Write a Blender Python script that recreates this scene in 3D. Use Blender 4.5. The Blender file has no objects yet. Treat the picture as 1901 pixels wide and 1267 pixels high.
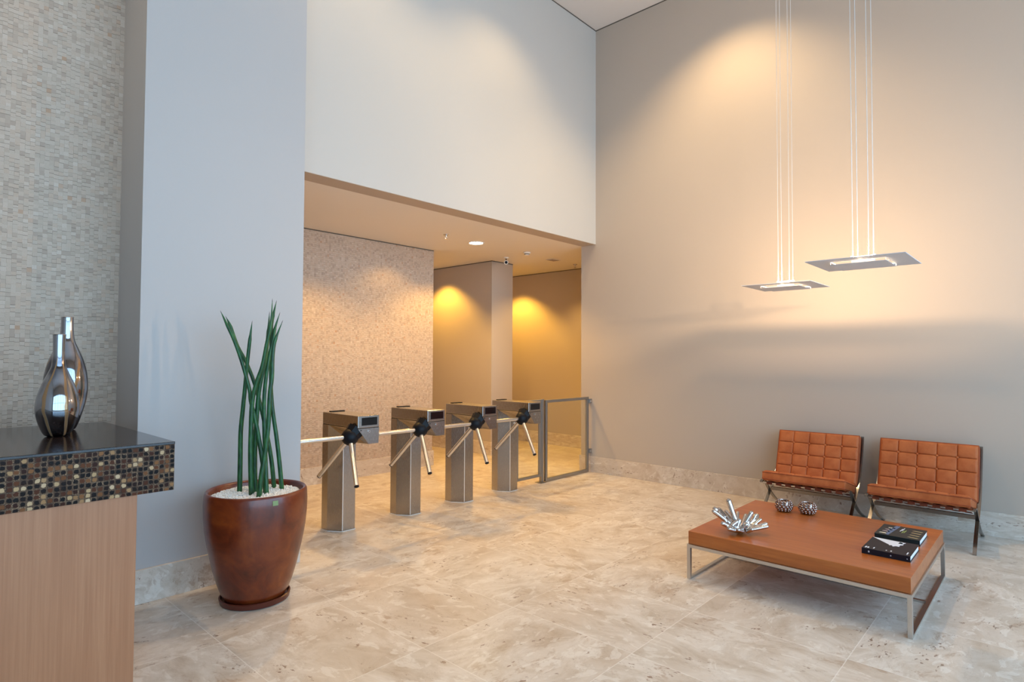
import bpy, bmesh, math, random
from mathutils import Vector, Matrix, Quaternion
PI = math.pi
sc = bpy.context.scene
COL = sc.collection

# ------------------------------------------------------------------ camera
YAW, PITCH, ROLL, FPX = 0.827656, 0.0290116, 0.00449614, 1101.76
fwd = Vector((math.sin(YAW)*math.cos(PITCH), math.cos(YAW)*math.cos(PITCH), math.sin(PITCH)))
rgt = Vector((math.cos(YAW), -math.sin(YAW), 0)); upv = rgt.cross(fwd)
r2 = math.cos(ROLL)*rgt + math.sin(ROLL)*upv; u2 = -math.sin(ROLL)*rgt + math.cos(ROLL)*upv
cam = bpy.data.cameras.new('camera'); camo = bpy.data.objects.new('camera', cam); COL.objects.link(camo)
camo.matrix_world = Matrix(((r2.x, u2.x, -fwd.x, 0), (r2.y, u2.y, -fwd.y, 0), (r2.z, u2.z, -fwd.z, 1.5), (0, 0, 0, 1)))
cam.sensor_width = 36; cam.lens = FPX*36/1901; cam.clip_start = .05; cam.clip_end = 60
sc.camera = camo

# ------------------------------------------------------------------ world, exposure
w = bpy.data.worlds.new('daylight'); sc.world = w; w.use_nodes = True
bg = w.node_tree.nodes['Background']
bg.inputs[0].default_value = (.46, .71, 1.0, 1); bg.inputs[1].default_value = 6.4
vs = sc.view_settings
vs.view_transform = 'Standard'; vs.look = 'None'; vs.gamma = 1; vs.use_curve_mapping = False; vs.exposure = -0.15

def lamp(name, kind, loc, energy, color, rot=(0, 0, 0), **kw):
    l = bpy.data.lights.new(name, kind); l.energy = energy; l.color = color
    for k, v in kw.items(): setattr(l, k, v)
    o = bpy.data.objects.new(name, l); o.location = loc; o.rotation_euler = rot; COL.objects.link(o)
    return o
def aim(o, tgt):
    d = Vector(tgt) - o.location; o.rotation_euler = d.to_track_quat('-Z', 'Y').to_euler()
WARM = (1, .70, .36); WARM2 = (1, .72, .42)
# window portals: guide the daylight through the glazed front behind the camera
for (x0, x1) in ((-3.6, 6.2),):
    p = lamp('window_portal', 'AREA', ((x0+x1)/2, -2.65, 2.3), 1, (1, 1, 1), (PI/2, 0, PI), shape='RECTANGLE', size=x1-x0, size_y=4.3)
    p.rotation_euler = (PI/2, 0, 0)
    aim(p, (p.location.x, 10, p.location.z))
    p.data.cycles.is_portal = True
# hall downlights in the high ceiling (recessed, above the frame)
for (x, y, e, ang) in ((5.65, 2.6, 290, 114), (4.6, 3.6, 125, 114), (2.9, 3.6, 95, 114), (4.15, 2.5, 110, 24),
                       (2.0, 2.0, 60, 90), (-.4, 3.9, 150, 100)):
    s = lamp('hall_spot', 'SPOT', (x, y, 5.9), e, WARM, (0, 0, 0), spot_size=math.radians(ang), spot_blend=.7, shadow_soft_size=.04)
# lobby downlights
for (x, y, e, ang) in ((6.15, 7.5, 170, 114), (7.60, 7.2, 210, 114), (5.41, 5.62, 165, 130), (3.4, 5.4, 130, 130), (2.6, 6.0, 22, 125), (4.6, 6.0, 22, 125), (7.2, 5.5, 90, 130)):
    s = lamp('lobby_spot', 'SPOT', (x, y, 2.99), e, (1, .585, .16) if y < 7 else (1, .53, .06), (0, 0, 0), spot_size=math.radians(ang), spot_blend=.5, shadow_soft_size=.05)

# ------------------------------------------------------------------ node helpers
class NB:
    def __init__(s, name):
        s.m = bpy.data.materials.new(name); s.m.use_nodes = True; s.t = s.m.node_tree
        s.p = s.t.nodes['Principled BSDF']; s.out = s.t.nodes['Material Output']
    def n(s, typ, ins=None, **props):
        nd = s.t.nodes.new(typ)
        for k, v in props.items(): setattr(nd, k, v)
        for k, v in (ins or {}).items(): s.set(nd.inputs[k], v)
        return nd
    def set(s, sock, v):
        if isinstance(v, bpy.types.NodeSocket): s.t.links.new(v, sock)
        elif isinstance(v, bpy.types.Node): s.t.links.new(v.outputs[0], sock)
        else: sock.default_value = v
    def math(s, op, a, b=0.0, c=None):
        nd = s.n('ShaderNodeMath', {0: a, 1: b}, operation=op)
        if c is not None: s.set(nd.inputs[2], c)
        return nd.outputs[0]
    def xyz(s, which='Object'):
        tc = s.n('ShaderNodeTexCoord'); sp = s.n('ShaderNodeSeparateXYZ', {0: tc.outputs[which]})
        return sp.outputs[0], sp.outputs[1], sp.outputs[2]
    def vec(s, x, y, z): return s.n('ShaderNodeCombineXYZ', {0: x, 1: y, 2: z}).outputs[0]
    def noise(s, vec, scale, detail=4, rough=.5, dist=0):
        return s.n('ShaderNodeTexNoise', {'Vector': vec, 'Scale': scale, 'Detail': detail, 'Roughness': rough, 'Distortion': dist}).outputs[0]
    def white(s, vec): 
        nd = s.n('ShaderNodeTexWhiteNoise', {'Vector': vec}, noise_dimensions='3D'); return nd.outputs[0]
    def ramp(s, fac, stops, interp='LINEAR'):
        nd = s.n('ShaderNodeValToRGB', {0: fac}); cr = nd.color_ramp; cr.interpolation = interp
        while len(cr.elements) < len(stops): cr.elements.new(.5)
        for e, (p, c) in zip(cr.elements, stops):
            e.position = p; e.color = (c, c, c, 1) if isinstance(c, (int, float)) else (*c, 1)
        return nd.outputs[0]
    def mix(s, f, a, b, bt='MIX'):
        nd = s.n('ShaderNodeMix', data_type='RGBA', blend_type=bt); s.set(nd.inputs[0], f)
        for i, v in ((6, a), (7, b)): s.set(nd.inputs[i], (*v, 1) if isinstance(v, tuple) else v)
        return nd.outputs[2]
    def smooth(s, v, a, b, x=0., y=1.):
        return s.n('ShaderNodeMapRange', {0: v, 1: a, 2: b, 3: x, 4: y}, interpolation_type='SMOOTHSTEP').outputs[0]
    def bump(s, h, strength=.3, dist=.01):
        s.set(s.p.inputs['Normal'], s.n('ShaderNodeBump', {'Height': h, 'Strength': strength, 'Distance': dist}).outputs[0])
    def P(s, **kw):
        names = {'col': 'Base Color', 'rough': 'Roughness', 'metal': 'Metallic', 'ior': 'IOR', 'trans': 'Transmission Weight', 'coat': 'Coat Weight',
                 'spec': 'Specular IOR Level', 'emc': 'Emission Color', 'ems': 'Emission Strength', 'sheen': 'Sheen Weight', 'aniso': 'Anisotropic', 'coatr': 'Coat Roughness'}
        for k, v in kw.items():
            if isinstance(v, tuple) and len(v) == 3: v = (*v, 1)
            s.set(s.p.inputs[names[k]], v)
        return s.m
def lin(r, g, b):
    f = lambda c: (c/255/12.92) if c/255 <= .04045 else ((c/255+.055)/1.055)**2.4
    return (f(r), f(g), f(b))

def plain(name, col, rough=.5, metal=0, **kw):
    b = NB(name); return b.P(col=col, rough=rough, metal=metal, **kw)
def paint(name, col, rough=.6):
    b = NB(name); x, y, z = b.xyz()
    nz = b.noise(b.vec(x, y, z), 60, 3)
    b.bump(nz, .05, .004)
    c = b.mix(b.noise(b.vec(x, y, z), .8, 2), tuple(k*.97 for k in col), tuple(min(1, k*1.03) for k in col))
    return b.P(col=c, rough=rough, spec=.3)

def travertine(name, floor=True):
    b = NB(name); x, y, z = b.xyz()
    if floor:
        g = b.math('GREATER_THAN', y, 3.65)
        ys = b.math('SUBTRACT', y, b.math('MULTIPLY', g, .39))
        tx = b.math('DIVIDE', b.math('SUBTRACT', x, 2.675), .69); ty = b.math('DIVIDE', b.math('SUBTRACT', ys, .80), .82)
        ix, iy = b.math('FLOOR', tx), b.math('FLOOR', ty)
        fx, fy = b.math('FRACT', tx), b.math('FRACT', ty)
        ex = b.math('MULTIPLY', b.math('MINIMUM', fx, b.math('SUBTRACT', 1.0, fx)), .69)
        ey = b.math('MULTIPLY', b.math('MINIMUM', fy, b.math('SUBTRACT', 1.0, fy)), .82)
        edge = b.math('MINIMUM', ex, ey)
        ida = b.white(b.vec(ix, iy, 1.3)); idb = b.white(b.vec(ix, iy, 7.7))
        v = b.vec(b.math('ADD', x, b.math('MULTIPLY', ida, 13.)), b.math('ADD', y, b.math('MULTIPLY', idb, 17.)), 0.)
    else:
        ida = b.white(b.vec(b.math('FLOOR', b.math('DIVIDE', b.math('ADD', x, y), .8)), 0., 2.)); idb = ida
        v = b.vec(b.math('ADD', b.math('ADD', x, y), b.math('MULTIPLY', ida, 9.)), b.math('MULTIPLY', z, 1.6), 3.)
    rot = b.math('ADD', .15, b.math('MULTIPLY', b.math('GREATER_THAN', ida, .45), 1.25))
    vr = b.n('ShaderNodeVectorRotate', {'Vector': v, 'Angle': rot}, rotation_type='Z_AXIS').outputs[0]
    def mp(sc_, loc=(0, 0, 0)): return b.n('ShaderNodeMapping', {'Vector': vr, 'Location': loc, 'Scale': sc_}).outputs[0]
    base = b.noise(mp((1, 1.5, 1)), 3.0, 10, .66, .6)
    c = b.ramp(base, [(.32, lin(178, 160, 142)), (.42, lin(196, 182, 167)), (.50, lin(206, 194, 181)), (.58, lin(216, 206, 195)), (.68, lin(200, 186, 171)), (.8, lin(190, 172, 154))])
    big = b.noise(mp((1, 1.2, 1)), .9, 3, .5, .5)
    c = b.mix(b.smooth(big, .42, .64, 0, .45), c, lin(196, 178, 160))
    fl = b.noise(mp((1, 1.7, 1), (3, 5, 0)), 6.5, 7, .62, .9)
    c = b.mix(b.smooth(fl, .55, .60, 0, .42), c, lin(232, 226, 217))
    br = b.noise(mp((1, 1.9, 1)), 5.5, 11, .74, .5)
    bz = b.noise(mp((1, 1.3, 1), (7, 1, 0)), 1.7, 3, .5)
    c = b.mix(b.math('MULTIPLY', b.smooth(br, .54, .62, 0, .7), b.smooth(bz, .46, .6)), c, lin(168, 142, 120))
    pit = b.noise(mp((1, 1.8, 1)), 24, 5, .6); band = b.noise(mp((1, 2.2, 1), (9, 2, 0)), 3.4, 6, .65)
    pm = b.math('MULTIPLY', b.smooth(pit, .575, .61), b.smooth(band, .56, .60))
    c = b.mix(b.math('MULTIPLY', pm, .85), c, lin(126, 98, 80))
    vein = b.noise(mp((1, 1.7, 1), (1, 7, 0)), 3.2, 8, .65, .5)
    vm = b.smooth(b.math('ABSOLUTE', b.math('SUBTRACT', vein, .5)), .0, .006, .35, 0)
    c = b.mix(vm, c, lin(158, 132, 110))
    c = b.mix(b.math('MULTIPLY', b.math('SUBTRACT', ida, .3), .14), c, lin(174, 156, 138))
    if floor:
        gm = b.smooth(edge, .0014, .0030, 1, 0)
        c = b.mix(b.math('MULTIPLY', gm, .5), c, lin(236, 230, 222))
        b.bump(b.math('SUBTRACT', 1., b.math('ADD', gm, pm)), .12, .002)
        rr = b.math('ADD', .24, b.math('MULTIPLY', base, .18))
        return b.P(col=c, rough=rr, spec=.42)
    return b.P(col=c, rough=.4)

def stone_mosaic(name, w=.024, tint=1.0):
    b = NB(name); x, y, z = b.xyz()
    u = b.math('DIVIDE', x, w); iu = b.math('FLOOR', u); fu = b.math('FRACT', u)
    off = b.math('MULTIPLY', b.white(b.vec(iu, b.math('FLOOR', b.math('DIVIDE', z, .30)), 3.)), .55)
    vv = b.math('ADD', b.math('DIVIDE', z, w*1.05), off); iv = b.math('FLOOR', vv); fv = b.math('FRACT', vv)
    r1 = b.white(b.vec(iu, iv, 0.)); r2_ = b.white(b.vec(iu, iv, 5.)); r3 = b.white(b.vec(iu, iv, 9.))
    c = b.ramp(r1, [(0, lin(174, 155, 140)), (.25, lin(187, 170, 154)), (.55, lin(195, 178, 163)), (.85, lin(190, 168, 150)), (.97, lin(202, 187, 173)), (1, lin(182, 148, 122))])
    sp = b.noise(b.vec(x, y, z), 160, 3, .7)
    c = b.mix(b.math('MULTIPLY', b.smooth(sp, .35, .65), .22), c, lin(168, 150, 128))
    eh = b.smooth(fv, .0, b.math('MAXIMUM', b.math('MULTIPLY', b.math('SUBTRACT', r2_, .2), .20), .001)); ev = b.smooth(fu, .0, b.math('MAXIMUM', b.math('MULTIPLY', b.math('SUBTRACT', r3, .55), .10), .001))
    line = b.math('SUBTRACT', 1., b.math('MULTIPLY', eh, ev))
    c = b.mix(b.math('MULTIPLY', line, .72), c, lin(84, 72, 58))
    h = b.math('SUBTRACT', b.math('ADD', b.math('MULTIPLY', r2_, .8), b.math('MULTIPLY', sp, .2)), line)
    b.bump(h, .55, .004)
    return b.P(col=c, rough=.75, spec=.25)

def shell_mosaic(name):
    b = NB(name); x, y, z = b.xyz()
    w = .0218
    def cell(k, o): 
        t = b.math('DIVIDE', b.math('ADD', k, o), w); return b.math('FLOOR', t), b.math('FRACT', t)
    hx = b.math('ADD', x, y)
    iu, fu = cell(hx, 4.0); iv, fv = cell(z, 0.003)
    r1 = b.white(b.vec(iu, iv, 0.)); ra = b.white(b.vec(iu, iv, 4.)); rb = b.white(b.vec(iu, iv, 8.))
    du = b.math('SUBTRACT', fu, b.math('ADD', .44, b.math('MULTIPLY', ra, .12))); dv = b.math('SUBTRACT', fv, b.math('ADD', .44, b.math('MULTIPLY', rb, .12)))
    wob = b.math('MULTIPLY', b.noise(b.vec(hx, 0., z), 90, 3), .42)
    p4 = b.math('POWER', b.math('ADD', b.math('POWER', b.math('ABSOLUTE', du), 3.2), b.math('POWER', b.math('ABSOLUTE', dv), 3.2)), 1/3.2)
    rad = b.math('ADD', p4, wob)
    blob = b.smooth(rad, .55, .63, 1, 0)
    core = b.ramp(r1, [(0, (.003, .002, .002)), (.45, (.009, .004, .003)), (.62, (.04, .011, .005)), (.76, (.09, .028, .010)), (.86, (.20, .085, .03)), (.93, (.40, .26, .13)), (1, (.52, .38, .24))])
    swirl = b.noise(b.vec(hx, r1, z), 130, 3, .7, 3)
    rim = b.mix(b.smooth(swirl, .42, .62), (.03, .016, .011), b.mix(ra, (.34, .22, .13), (.07, .035, .02)))
    c = b.mix(blob, rim, core)
    c = b.mix(b.math('MULTIPLY', b.smooth(swirl, .62, .72), .35), c, (.30, .18, .10))
    e = b.math('MINIMUM', b.math('MINIMUM', fu, b.math('SUBTRACT', 1., fu)), b.math('MINIMUM', fv, b.math('SUBTRACT', 1., fv)))
    gl = b.smooth(e, .02, .05, 1, 0)
    c = b.mix(b.math('MULTIPLY', gl, .4), c, (.10, .07, .05))
    b.bump(b.math('SUBTRACT', b.math('ADD', b.math('MULTIPLY', blob, .4), b.math('MULTIPLY', swirl, .5)), gl), .35, .002)
    return b.P(col=c, rough=.35, spec=.12)

def wood(name, c1, c2, c3, axis='z', fine=1.0, rough=.4, coat=0.0):
    b = NB(name); x, y, z = b.xyz()
    s = {'z': (38*fine, 38*fine, .9), 'y': (34*fine, 1.2, 34*fine), 'x': (1.2, 34*fine, 34*fine)}[axis]
    v = b.n('ShaderNodeMapping', {'Vector': b.vec(x, y, z), 'Scale': s}).outputs[0]
    n1 = b.noise(v, 2.0, 6, .6, .4); n2 = b.noise(b.n('ShaderNodeMapping', {'Vector': b.vec(x, y, z), 'Scale': tuple(k*.12 if k > 3 else k*.5 for k in s)}).outputs[0], 2.2, 4, .5, .6)
    c = b.ramp(n1, [(.3, c1), (.52, c2), (.75, c3)])
    c = b.mix(b.smooth(n2, .35, .7, 0, .5), c, c1)
    b.bump(n1, .05, .002)
    return b.P(col=c, rough=rough, coat=coat, coatr=.15)

M = {}
M['taupe'] = paint('taupe_wall_paint', lin(184, 172, 160))
M['pillar'] = paint('grey_wall_paint', lin(176, 173, 172))
M['white_wall'] = paint('off_white_wall_paint', lin(190, 187, 182))
M['ceiling'] = paint('ceiling_white', lin(212, 206, 202))
M['lobby_ceiling'] = paint('lobby_ceiling_white', lin(224, 218, 212))
M['beam'] = paint('beam_taupe_paint', lin(176, 162, 150))
M['gap_shade'] = plain('painted_gap_shade', (.10, .085, .07), .8)  # dark colour stands in for the shade inside the ceiling gaps
M['floor'] = travertine('travertine_floor'); M['base'] = travertine('travertine_skirting', False)
M['mosaic'] = stone_mosaic('split_stone_mosaic')
M['mosaic_l'] = M['mosaic']
M['shell'] = shell_mosaic('coconut_shell_mosaic')
M['veneer'] = wood('counter_veneer', lin(154, 103, 70), lin(165, 114, 80), lin(175, 125, 90), 'z', 1.3, .45)
M['table_wood'] = wood('table_wood', lin(152, 77, 28), lin(172, 93, 37), lin(184, 106, 46), 'y', .55, .32, .25)
def steel(name, col, rough):
    b = NB(name); x, y, z = b.xyz()
    n = b.noise(b.n('ShaderNodeMapping', {'Vector': b.vec(x, y, z), 'Scale': (500, 500, 20)}).outputs[0], 1.5, 3)
    rr = b.math('ADD', rough-.015, b.math('MULTIPLY', n, .03))
    return b.P(col=col, rough=rr, metal=1.)
M['steel'] = steel('brushed_steel', (.40, .375, .35), .27)
M['frame_steel'] = steel('gate_steel', (.34, .34, .34), .4)
M['tube'] = plain('polished_steel_tube', (.72, .70, .68), .22, 1)
M['table_steel'] = steel('satin_steel', (.58, .56, .54), .28)
M['chrome'] = plain('chrome', (.56, .52, .50), .07, 1)
M['chair_steel'] = plain('chair_chrome', (.26, .24, .22), .2, 1)
M['black'] = plain('black_plastic', (.004, .005, .008), .45, spec=.2)
M['screen'] = plain('dark_screen', (.004, .003, .004), .12)
M['white_plastic'] = plain('white_plastic', (.75, .73, .70), .4)
M['plate'] = plain('pale_grey_plate', lin(205, 205, 208), .45)
M['wire'] = plain('steel_wire', (.85, .84, .82), .3, .3)
def leather(name, c1, c2):
    b = NB(name); x, y, z = b.xyz(); v = b.vec(x, y, z)
    n = b.noise(v, 9, 5, .6); c = b.mix(b.smooth(n, .3, .7), c1, c2)
    f = b.noise(v, 420, 2); b.bump(b.math('ADD', f, b.math('MULTIPLY', b.noise(v, 40, 4, .6), .8)), .16, .002)
    return b.P(col=c, rough=.6, spec=.25)
M['leather'] = leather('tan_leather', lin(164, 84, 42), lin(186, 104, 58))
M['leather_dk'] = leather('tan_leather_welt', lin(140, 66, 36), lin(160, 80, 46))
M['strap'] = leather('brown_strap_leather', lin(96, 44, 26), lin(120, 58, 36))
def potmat():
    b = NB('glazed_terracotta'); x, y, z = b.xyz(); v = b.vec(x, y, z)
    n = b.noise(v, 5, 7, .62, .8); m = b.noise(v, 22, 5, .6)
    c = b.ramp(n, [(.3, lin(64, 20, 8)), (.48, lin(102, 38, 14)), (.62, lin(120, 52, 18)), (.8, lin(142, 74, 26))])
    c = b.mix(b.smooth(m, .5, .75, 0, .4), c, lin(84, 30, 18))
    return b.P(col=c, rough=b.math('ADD', .24, b.math('MULTIPLY', m, .14)), coat=.35, coatr=.15)
M['pot'] = potmat()
M['saucer'] = plain('dark_glazed_saucer', lin(84, 34, 22), .35)
M['gravel'] = plain('white_gravel', (.80, .77, .73), .7)
def leaf():
    b = NB('snake_plant_green'); x, y, z = b.xyz()
    n = b.noise(b.n('ShaderNodeMapping', {'Vector': b.vec(x, y, z), 'Scale': (30, 30, 9)}).outputs[0], 2, 4)
    c = b.ramp(n, [(.3, lin(14, 50, 30)), (.55, lin(30, 86, 44)), (.75, lin(58, 110, 54))])
    return b.P(col=c, rough=.42)
M['leaf'] = leaf()
M['leaf_tip'] = plain('dry_leaf_tip', lin(60, 44, 44), .6)
M['tag'] = plain('pale_green_tag', lin(176, 200, 140), .5)
def vase_mat():
    b = NB('mirrored_swirl_glass'); tc = b.n('ShaderNodeTexCoord'); sp = b.n('ShaderNodeSeparateXYZ', {0: tc.outputs['Object']})
    x, y, z = sp.outputs
    ang = b.math('ARCTAN2', y, x); tw = b.math('ADD', b.math('MULTIPLY', ang, 6.0), b.math('MULTIPLY', b.math('SINE', b.math('MULTIPLY', z, 9.)), 2.2))
    wv = b.math('SINE', b.math('ADD', tw, b.math('MULTIPLY', b.noise(b.vec(x, y, z), 7, 2), 3.)))
    neck = b.smooth(z, .36, .42)
    m = b.math('MULTIPLY', b.smooth(wv, .78, .93), b.math('SUBTRACT', 1., neck))
    c = b.mix(m, (.36, .37, .41), lin(158, 122, 86))
    lowdark = b.smooth(b.noise(b.vec(x, y, z), 6, 2), .45, .6)
    c = b.mix(b.math('MULTIPLY', b.math('MULTIPLY', lowdark, b.math('SUBTRACT', 1., neck)), b.math('SUBTRACT', .8, m)), c, (.05, .045, .06))
    return b.P(col=c, rough=.06, metal=b.math('SUBTRACT', 1., b.math('MULTIPLY', m, .55)))
M['vase'] = vase_mat()
M['cup'] = plain('smoky_bronze_glass', (.42, .31, .27), .08, 1)
M['paper'] = plain('book_pages', (.82, .82, .80), .7)
M['book_black'] = plain('black_book_cover', (.008, .008, .014), .4, spec=.25)
M['book_green'] = plain('dark_green_book_cover', (.007, .018, .020), .35, spec=.3)
M['print_white'] = plain('printed_white', (.74, .76, .82), .4)
M['print_grey'] = plain('printed_grey', (.50, .52, .58), .4)
M['print_blue'] = plain('printed_slate_blue', (.10, .15, .26), .4)
M['print_cream'] = plain('printed_cream', (.70, .62, .48), .4)
M['print_rose'] = plain('printed_rose', (.42, .30, .30), .4)
M['print_gold'] = plain('printed_gold', (.32, .24, .12), .4)
M['print_lime'] = plain('printed_lime', (.30, .40, .10), .4)
M['print_navy'] = plain('printed_navy', (.02, .04, .10), .4)
def emis(name, col, s):
    b = NB(name); return b.P(col=col, emc=col, ems=s, rough=.5)
M['lamp_glow'] = emis('lamp_glow', (1, .86, .66), 22.)
M['halogen'] = emis('halogen_glow', (1, .84, .62), 60.)
def glass(name, tint, gloss=.08, trans=(1, 1, 1)):
    b = NB(name); t = b.t; t.nodes.remove(b.p)
    tr = b.n('ShaderNodeBsdfTransparent', {0: (*trans, 1)}); gl = b.n('ShaderNodeBsdfGlossy', {0: (*tint, 1), 1: .02})
    lw = b.n('ShaderNodeLayerWeight', {0: .5}); fr = b.math('ADD', .04, b.math('MULTIPLY', b.math('POWER', lw.outputs['Facing'], 4.), .6)); mx = b.n('ShaderNodeMixShader', {0: fr, 1: tr.outputs[0], 2: gl.outputs[0]})
    t.links.new(mx.outputs[0], b.out.inputs[0]); return b.m
M['glass'] = glass('clear_glass', (1, 1, 1), trans=(.94, .96, .95))
M['alu'] = plain('window_aluminium', (.30, .31, .32), .4, .8)

# ------------------------------------------------------------------ mesh helpers
def new(name, bm, mat=None, parent=None, smooth=False, bevel=0, label=None, angle=None):
    me = bpy.data.meshes.new(name); bm.normal_update(); bm.to_mesh(me); bm.free()
    o = bpy.data.objects.new(name, me); COL.objects.link(o)
    mats = mat if isinstance(mat, (list, tuple)) else [mat]
    for m_ in mats: me.materials.append(M[m_] if isinstance(m_, str) else m_)
    if parent: o.parent = parent
    if smooth:
        for p in me.polygons: p.use_smooth = True
        if angle is not None:
            me.set_sharp_from_angle(angle=angle)
    if bevel:
        md = o.modifiers.new('bevel', 'BEVEL'); md.width = bevel; md.segments = 2; md.limit_method = 'ANGLE'; md.angle_limit = .7
    if label: o['label'] = label
    return o
def tag(o, label, cat, group=None):
    o['label'] = label; o['category'] = cat
    if group: o['group'] = group
    return o
def empty(name, loc, rz=0.0):
    o = bpy.data.objects.new(name, None); o.empty_display_size = .1; o.location = loc; o.rotation_euler = (0, 0, rz); COL.objects.link(o); return o
def box(bm, x0, x1, y0, y1, z0, z1):
    vs_ = [bm.verts.new(c) for c in ((x0, y0, z0), (x1, y0, z0), (x1, y1, z0), (x0, y1, z0), (x0, y0, z1), (x1, y0, z1), (x1, y1, z1), (x0, y1, z1))]
    for f in ((3, 2, 1, 0), (4, 5, 6, 7), (0, 1, 5, 4), (1, 2, 6, 5), (2, 3, 7, 6), (3, 0, 4, 7)): bm.faces.new([vs_[i] for i in f])
def bx(name, b, mat, parent=None, bevel=0, **kw):
    bm = bmesh.new(); box(bm, *b); return new(name, bm, mat, parent, bevel=bevel, **kw)
def struct(name, b, mat, bevel=0):
    bs = b if isinstance(b, list) else [b]
    bm = bmesh.new()
    for q in bs: box(bm, *q)
    o = new(name, bm, mat, bevel=bevel); o['kind'] = 'structure'; return o
def tube(bm, pts, rad, seg=12, caps=True, round_end=False):
    pts = [Vector(p) for p in pts]; n = len(pts)
    rads = rad if isinstance(rad, (list, tuple)) else [rad]*n
    rings = []; up = None
    for i, p in enumerate(pts):
        t = (pts[min(i+1, n-1)] - pts[max(i-1, 0)]).normalized()
        if up is None: up = Vector((0, 0, 1)) if abs(t.z) < .9 else Vector((1, 0, 0))
        s = t.cross(up).normalized(); up = s.cross(t).normalized()
        rings.append([bm.verts.new(p + (s*math.cos(a)+up*math.sin(a))*rads[i]) for a in [2*PI*k/seg for k in range(seg)]])
    for a, b_ in zip(rings, rings[1:]):
        for k in range(seg): bm.faces.new((a[k], a[(k+1) % seg], b_[(k+1) % seg], b_[k]))
    if caps:
        bm.faces.new(list(reversed(rings[0]))); bm.faces.new(rings[-1])
def lathe(bm, prof, seg=48, c=(0, 0)):
    rings = []
    for r, z in prof:
        if r < 1e-6: rings.append([bm.verts.new((c[0], c[1], z))])
        else: rings.append([bm.verts.new((c[0]+r*math.cos(2*PI*k/seg), c[1]+r*math.sin(2*PI*k/seg), z)) for k in range(seg)])
    for a, b_ in zip(rings, rings[1:]):
        for k in range(seg):
            k2 = (k+1) % seg
            if len(a) == 1 and len(b_) == 1: continue
            if len(a) == 1: bm.faces.new((a[0], b_[k2], b_[k]))
            elif len(b_) == 1: bm.faces.new((a[k], a[k2], b_[0]))
            else: bm.faces.new((a[k], a[k2], b_[k2], b_[k]))
    bmesh.ops.recalc_face_normals(bm, faces=bm.faces)
def prism(bm, poly, z0, z1, mtx=None):
    """poly in xy extruded z0..z1"""
    lo = [bm.verts.new((x, y, z0)) for x, y in poly]; hi = [bm.verts.new((x, y, z1)) for x, y in poly]
    n = len(poly)
    bm.faces.new(list(reversed(lo))); bm.faces.new(hi)
    for k in range(n): bm.faces.new((lo[k], lo[(k+1) % n], hi[(k+1) % n], hi[k]))
    bmesh.ops.recalc_face_normals(bm, faces=bm.faces)
def crv(pts, n=8):
    """Catmull-Rom through points"""
    P_ = [Vector(p) for p in pts]; out = []
    for i in range(len(P_)-1):
        p0, p1, p2, p3 = P_[max(i-1, 0)], P_[i], P_[i+1], P_[min(i+2, len(P_)-1)]
        for k in range(n):
            t = k/n; out.append(.5*((2*p1)+(p2-p0)*t+(2*p0-5*p1+4*p2-p3)*t*t+(3*p1-p0-3*p2+p3)*t**3))
    out.append(P_[-1]); return out
def dup(root, loc=None, rz=None):
    r = root.copy(); COL.objects.link(r)
    if loc is not None: r.location = loc
    if rz is not None: r.rotation_euler = (0, 0, rz)
    def rec(src, dst):
        for ch in list(src.children):
            c = ch.copy(); COL.objects.link(c); c.parent = dst; rec(ch, c)
    rec(root, r); return r

# ------------------------------------------------------------------ the room
XR, YW, ZC, HZ = 6.55, 4.51, 5.92, 3.02
struct('floor', (-4.2, 8.4, -3.5, 9.4, -.12, 0), 'floor')
struct('ceiling', (-4.2, 6.75, -3.5, 4.75, ZC, ZC+.1), 'ceiling')
struct('ceiling_lobby', (1.0, 8.4, 4.735, 9.4, HZ, HZ+.1), 'lobby_ceiling')
struct('wall_right', (XR, XR+.16, -3.5, 4.745, 0, ZC), 'taupe')
struct('wall_back', (2.0, XR, YW, 4.73, HZ+.004, ZC), 'white_wall')
struct('trim_1', (2.19, XR, YW, 4.733, HZ, HZ+.004), 'beam')
struct('wall_pillar', (1.13, 2.19, 4.13, 4.735, 0, ZC), 'pillar')
struct('wall_left', (-4.2, 1.13, 4.60, 4.735, 0, ZC), 'mosaic')
struct('wall_west', (-4.2, -4.05, -3.5, 4.6, 0, ZC), 'white_wall')
struct('wall_mosaic', (1.0, 5.405, 6.48, 6.70, 0, HZ), 'mosaic_l')
struct('wall_lobby_left', (1.0, 1.13, 4.735, 6.48, 0, HZ), 'taupe')
struct('wall_passage', (6.56, 7.04, 6.46, 9.3, 0, HZ), 'taupe')
struct('wall_lobby_end', (8.11, 8.27, 4.6, 9.3, 0, HZ), 'taupe')
struct('wall_lobby_front', (XR+.16, 8.11, 4.60, 4.745, 0, HZ), 'taupe')
struct('wall_lobby_back', (1.0, 8.3, 9.25, 9.4, 0, HZ), 'taupe')
struct('wall_passage_side', (5.28, 5.405, 6.70, 9.25, 0, HZ), 'taupe')
# dark strips painted as the shade of a gap where walls meet the ceilings
g = .012
struct('shade_strip_2', [(2.19, XR, YW-.004, YW, ZC-g, ZC)], 'gap_shade')
struct('shade_strip_3', [(XR-.004, XR, -3.3, YW-.004, ZC-g, ZC)], 'gap_shade')
struct('shade_strip_4', [(1.13, 5.405, 6.476, 6.48, HZ-g, HZ)], 'gap_shade')
struct('shade_strip_5', [(6.556, 6.56, 6.46, 9.2, HZ-g, HZ), (6.56, 7.04, 6.456, 6.46, HZ-g, HZ)], 'gap_shade')
struct('shade_strip_6', [(8.106, 8.11, 4.75, 9.2, HZ-g, HZ)], 'gap_shade')
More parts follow.
